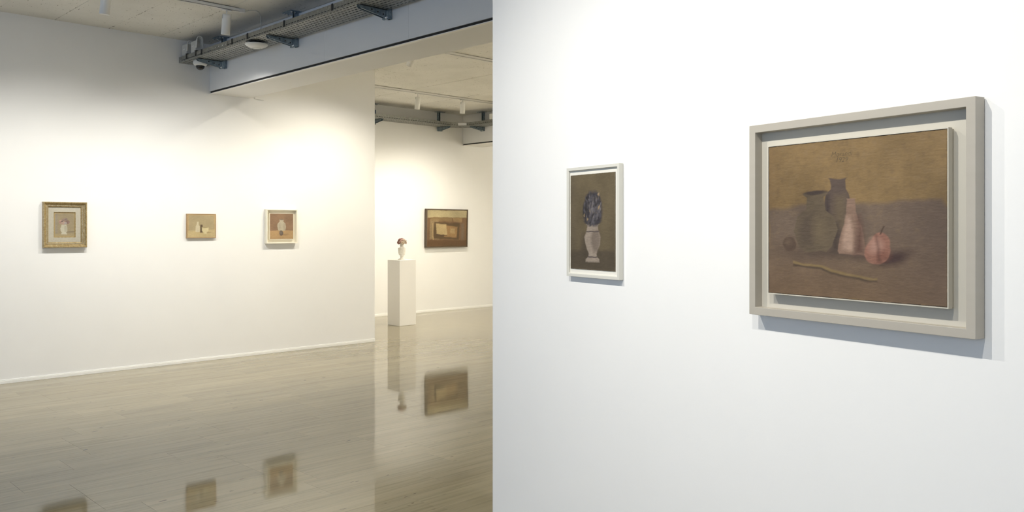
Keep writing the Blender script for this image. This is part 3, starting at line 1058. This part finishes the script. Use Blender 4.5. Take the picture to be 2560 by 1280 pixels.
C.lay(C.turned(0.51, [(0.13, 0.105), (0.142, 0.10)], 0.006), (78, 68, 68))
C.lay(C.turned(0.51, [(0.395, 0.14), (0.405, 0.135)], 0.006), (86, 76, 74))
C.soft = 0.007
C.lay(C.turned(0.51, [(0.46, 0.10), (0.50, 0.19), (0.60, 0.215), (0.70, 0.19), (0.79, 0.13), (0.81, 0.08)], 0.03), (58, 54, 60), 0.3, 0.3)
rs = random.Random(5)
for i in range(120):
    a, q = rs.uniform(0, 6.28), math.sqrt(rs.random())
    bx, by = 0.51 + 0.20 * q * math.cos(a), 0.635 + 0.165 * q * math.sin(a)
    col = rs.choice([(74, 71, 76), (88, 85, 90), (62, 58, 60), (106, 101, 102), (80, 75, 76), (52, 48, 50)])
    if i % 17 == 4:
        col = (146, 126, 98)
    C.lay(C.ell(bx, by, rs.uniform(0.02, 0.055), rs.uniform(0.010, 0.026), 1.57 + rs.uniform(-0.7, 0.7)), col, 0.3, 0.3)
# worn edges of the canvas
e = np.minimum(np.minimum(C.gx, cw - C.gx), np.minimum(C.gy, ch - C.gy))
C.lay(np.clip(1 - e / 0.0026, 0, 1) * (fbm(C.gx * 90, C.gy * 90, 3, 3) > 0.50), (150, 142, 124))
C.build(p, -0.0152, cx=-0.0065)
stretcher(p, cw, ch, -0.0148, -0.0136, M_LINEN, -0.0065)

# ---- large floated painting near the camera
pos = on_partition(2.118, 0.0, 1.525)
p = thing('framed_painting', 'largest painting, ochre and mauve still life in a wide greige box frame', 'painting', pos, PRZ)
w, h = 0.750, 0.620
MB().ring(w, h, [(0, -0.004), (0, -0.0457), (0.025, -0.0457), (0.025, -0.004)]).build('frame', M_GREIGE, p, 0.0012)
MB().box(-w / 2 + 0.022, w / 2 - 0.022, -0.0125, -0.003, -h / 2 + 0.022, h / 2 - 0.022).build('back_panel', M_GREIGE_IN, p)
cw, ch = 0.595, 0.468
fl = MB().ring(cw + 0.008, ch + 0.008, [(0, -0.024), (0, -0.0415), (0.003, -0.0415), (0.003, -0.024)])
fl.ring(cw + 0.003, ch + 0.003, [(0, -0.012), (0, -0.024), (0.006, -0.024), (0.006, -0.012)])
fl.build('float_frame', M_GREIGE_IN, p)
C = Canvas(cw, ch, 0.0013, 83)
C.soft, C.gain = 0.0035, 0.72
C.lay(C.all(), (138, 113, 76), 0.10, 0.34)
blot = fbm(C.gx * 55, C.gy * 55, 91, 4)
C.lay(C.step(C.x - 0.02, 0.08) * 0.4, (128, 100, 70), 0.16)
table = C.poly([(0, 0), (1.0, 0), (1.0, 0.54), (0.955, 0.64), (0.80, 0.655), (0.5, 0.645), (0.2, 0.60), (0, 0.60)], 0.012)
C.lay(table, (114, 97, 83), 0.08, 0.36)
C.lay(np.clip((blot - 0.52) * 3, 0, 1) * 0.35, (140, 118, 90), 0.1, 0.2)
C.lay(np.clip((0.45 - blot) * 3, 0, 1) * 0.30, (98, 82, 66), 0.1, 0.2)
fade = np.clip((0.42 - C.y) / 0.42, 0, 1)
C.lay(table * fade * 0.75, (124, 100, 76), 0.14, 0.25)
C.lay(table * C.step(0.82 - C.x, 0.2) * 0.5, (108, 90, 80), 0.12)
C.lay(C.ell(0.485, 0.44, 0.10, 0.10, 0, 0.05) * 0.55, (78, 66, 62))
C.lay(C.turned(0.435, [(0.38, 0.075), (0.60, 0.078), (0.66, 0.066), (0.69, 0.045), (0.745, 0.042), (0.755, 0.05)]), (92, 78, 70), 0.14, 0.3)
C.lay(C.turned(0.450, [(0.42, 0.03), (0.58, 0.040), (0.65, 0.025)], 0.025) * 0.65, (112, 97, 74), 0.1, 0.3)
C.lay(C.turned(0.375, [(0.42, 0.010), (0.60, 0.012), (0.65, 0.008)], 0.012) * 0.8, (66, 55, 54))
# plain round pot with a short neck, a leaning pale cone, two rounded fruits and a stick
C.lay(C.ell(0.36, 0.285, 0.19, 0.030, 0.03, 0.03) * 0.8, (82, 68, 60))
C.lay(C.turned(0.425, [(0.30, 0.020), (0.36, 0.026), (0.48, 0.018)], 0.02) * 0.85, (72, 60, 54))
C.lay(C.turned(0.30, [(0.29, 0.07), (0.33, 0.105), (0.43, 0.135), (0.52, 0.115), (0.57, 0.062), (0.64, 0.055), (0.66, 0.075), (0.675, 0.075)]), (106, 92, 74), 0.18, 0.25)
C.lay(C.turned(0.245, [(0.33, 0.03), (0.43, 0.05), (0.53, 0.03)], 0.03) * 0.6, (84, 70, 62))
C.lay(C.turned(0.33, [(0.36, 0.02), (0.43, 0.035), (0.50, 0.02)], 0.03) * 0.6, (124, 108, 84))
C.lay(C.ell(0.30, 0.672, 0.068, 0.012), (74, 62, 56))
C.lay(C.ell(0.60, 0.295, 0.09, 0.022, 0.05, 0.02) * 0.8, (80, 64, 58))
C.lay(C.turned(0.515, [(0.285, 0.070), (0.30, 0.078), (0.40, 0.062), (0.54, 0.030), (0.62, 0.024), (0.63, 0.030)]), (138, 112, 96), 0.25, 0.3)
C.lay(C.turned(0.495, [(0.31, 0.030), (0.40, 0.026), (0.52, 0.010)], 0.012), (172, 144, 126), 0.25, 0.3)
C.lay(C.turned(0.555, [(0.295, 0.022), (0.40, 0.018), (0.52, 0.006)], 0.02), (98, 72, 62), 0.2, 0.3)
C.lay(C.ell(0.735, 0.262, 0.085, 0.030, 0.35, 0.016), (76, 58, 54))
C.lay(np.maximum(C.ell(0.650, 0.300, 0.068, 0.062, 0.3), C.ell(0.668, 0.352, 0.046, 0.050, -0.4)), (150, 108, 92), 0.3, 0.35)
C.lay(C.poly([(0.664, 0.40), (0.672, 0.40), (0.690, 0.455), (0.682, 0.455)]), (82, 64, 54))
C.lay(C.ell(0.640, 0.335, 0.034, 0.032, 0.3, 0.02) * 0.8, (186, 146, 130))
C.lay(C.ell(0.680, 0.275, 0.035, 0.026, 0.3, 0.02) * 0.6, (126, 82, 68))
C.lay(C.poly([(0.652, 0.235), (0.668, 0.235), (0.650, 0.40), (0.640, 0.40)], 0.010) * 0.7, (92, 62, 54))
C.lay(C.ell(0.140, 0.335, 0.040, 0.044), (94, 76, 64), 0.2, 0.25)
C.lay(C.ell(0.130, 0.350, 0.018, 0.018, 0, 0.015) * 0.7, (118, 100, 82))
C.lay(C.poly([(0.16, 0.215), (0.66, 0.125), (0.66, 0.112), (0.16, 0.198)], 0.006), (84, 70, 58))
C.lay(C.poly([(0.16, 0.228), (0.66, 0.135), (0.66, 0.124), (0.16, 0.213)], 0.005), (142, 120, 82))
e = np.minimum(np.minimum(C.gx, cw - C.gx), np.minimum(C.gy, ch - C.gy))
C.lay(np.clip(1 - e / 0.0022, 0, 1) * (fbm(C.gx * 70, C.gy * 70, 3, 3) > 0.42), (66, 54, 42))
cv = C.build(p, -0.0395)
stretcher(p, cw, ch, -0.0388, -0.0126)
fd = bpy.data.curves.new('inscription', 'FONT')
fd.body, fd.align_x, fd.size, fd.shear, fd.space_line, fd.offset = 'Morandi\n1929', 'CENTER', 0.0215, 0.25, 0.82, -0.00035
ft = bpy.data.objects.new('inscription_curve', fd)
COL.objects.link(ft)
bpy.context.view_layer.update()
me = bpy.data.meshes.new_from_object(ft.evaluated_get(bpy.context.evaluated_depsgraph_get()))
bpy.data.objects.remove(ft)
me.name = 'inscription'
me.materials.clear()
me.materials.append(M_INK)
ins = bpy.data.objects.new('inscription', me)
COL.objects.link(ins)
ins.parent = p
ins.rotation_euler = (math.pi / 2, 0, 0)
ins.location = (-0.026, -0.04005, 0.186)
ins['label'] = 'faint handwritten signature and year'

# ------------------------------------------------------------------ plinth and flower urn
ped = thing('pedestal', 'tall white square plinth standing in the far room', 'pedestal', (7.862, 10.496, 0))
MB().box(-0.155, 0.155, -0.155, 0.155, 0.004, 0.9965).build('plinth_body', M_PED, ped, 0.0015)
MB().box(-0.155, 0.155, -0.155, 0.155, 0.9968, 1.003).build('plinth_top', M_PED, ped, 0.0015)
MB().box(-0.150, 0.150, -0.150, 0.150, 0, 0.004).build('plinth_foot', M_PED, ped)

urn = thing('flower_urn', 'white turned ceramic urn crowned with pink flowers on the plinth', 'vase', (7.862, 10.496, 1.003))
u = 0.000386
prof = [(0, 152), (8, 156), (26, 150), (44, 118), (62, 84), (78, 62), (100, 58), (130, 60), (136, 76), (160, 78), (172, 74), (186, 92),
        (196, 112), (216, 122), (232, 128), (238, 133), (244, 128), (290, 140), (360, 148), (420, 149), (446, 150), (452, 144), (460, 150),
        (470, 146), (482, 118), (498, 84), (520, 66), (548, 62), (552, 80), (566, 84), (578, 78), (584, 58), (596, 56), (616, 84), (650, 112),
        (690, 132), (712, 134), (716, 120)]
MB().lathe([(r * u, z * u) for z, r in prof], 36).build('urn_body', M_STONE, urn)
rs = random.Random(12)


def rosette(seed, R):
    """crumpled bloom: three whorls of cupped petals round a bud"""
    q = random.Random(seed)
    mb = MB()
    for ring_i, (n, tilt, ln) in enumerate(((6, 72, 1.0), (5, 48, 0.85), (4, 24, 0.7))):
        for k in range(n):
            a = 2 * math.pi * (k + 0.5 * ring_i) / n + q.uniform(-0.2, 0.2)
            t = math.radians(tilt + q.uniform(-10, 10))
            M = Matrix.Rotation(a, 4, 'Z') @ Matrix.Rotation(t, 4, 'Y')
            wd = R * 0.62
            pts = [(0.00, -0.2 * wd, 0.05 * R), (0.00, 0.2 * wd, 0.05 * R), (-0.10 * R, -wd * 0.8, 0.55 * R * ln), (0.06 * R, 0, 0.55 * R * ln), (-0.10 * R, wd * 0.8, 0.55 * R * ln),
                   (-0.02 * R, -wd * 0.55, 1.0 * R * ln), (0.12 * R, 0, 1.02 * R * ln), (-0.02 * R, wd * 0.55, 0.97 * R * ln)]
            pts = [M @ Vector((x + q.uniform(-.05, .05) * R, y, z)) for x, y, z in pts]
            mb.add(pts, [(0, 1, 3), (0, 3, 2), (1, 4, 3), (2, 3, 6, 5), (3, 4, 7, 6)], True)
    mb.lathe([(0.05 * R, 0), (0.22 * R, 0.2 * R), (0.20 * R, 0.45 * R), (0.03 * R, 0.6 * R)], 8)
    return mb


spots = [(0, 0, 0.322, 0)]
for n, rr, z, ti in ((6, 0.036, 0.305, 40), (10, 0.052, 0.276, 78)):
    for k in range(n):
        spots.append((2 * math.pi * (k + rs.uniform(-.2, .2)) / n, rr, z + rs.uniform(-.006, .006), ti))
for i, (a, rr, z, ti) in enumerate(spots):
    o = rosette(i, rs.uniform(0.026, 0.033)).build('blossom', M_PETAL[(0, 1, 1, 2, 0, 1, 2, 3)[(i * 5) % 8]], urn)
    md = o.modifiers.new('sheet', 'SOLIDIFY')
    md.thickness = 0.0012
    o.location = (rr * math.cos(a), rr * math.sin(a), z - 0.006)
    o.rotation_euler = (0, math.radians(ti), a)
for a, z in ((3.55, 0.258), (5.9, 0.305), (1.2, 0.262)):
    lf = MB()
    lf.add([(0, 0, 0), (0.012, -0.008, 0.003), (0.012, 0.008, 0.003), (0.028, 0, -0.002), (0.014, 0, 0.000), (0.014, 0, 0.005)],
           [(0, 1, 5), (0, 5, 2), (1, 3, 5), (5, 3, 2), (0, 4, 1), (0, 2, 4), (1, 4, 3), (4, 2, 3)])
    o = lf.build('leaf', M_LEAF, urn)
    o.location = (0.056 * math.cos(a), 0.056 * math.sin(a), z)
    o.rotation_euler = (0, math.radians(30), a)
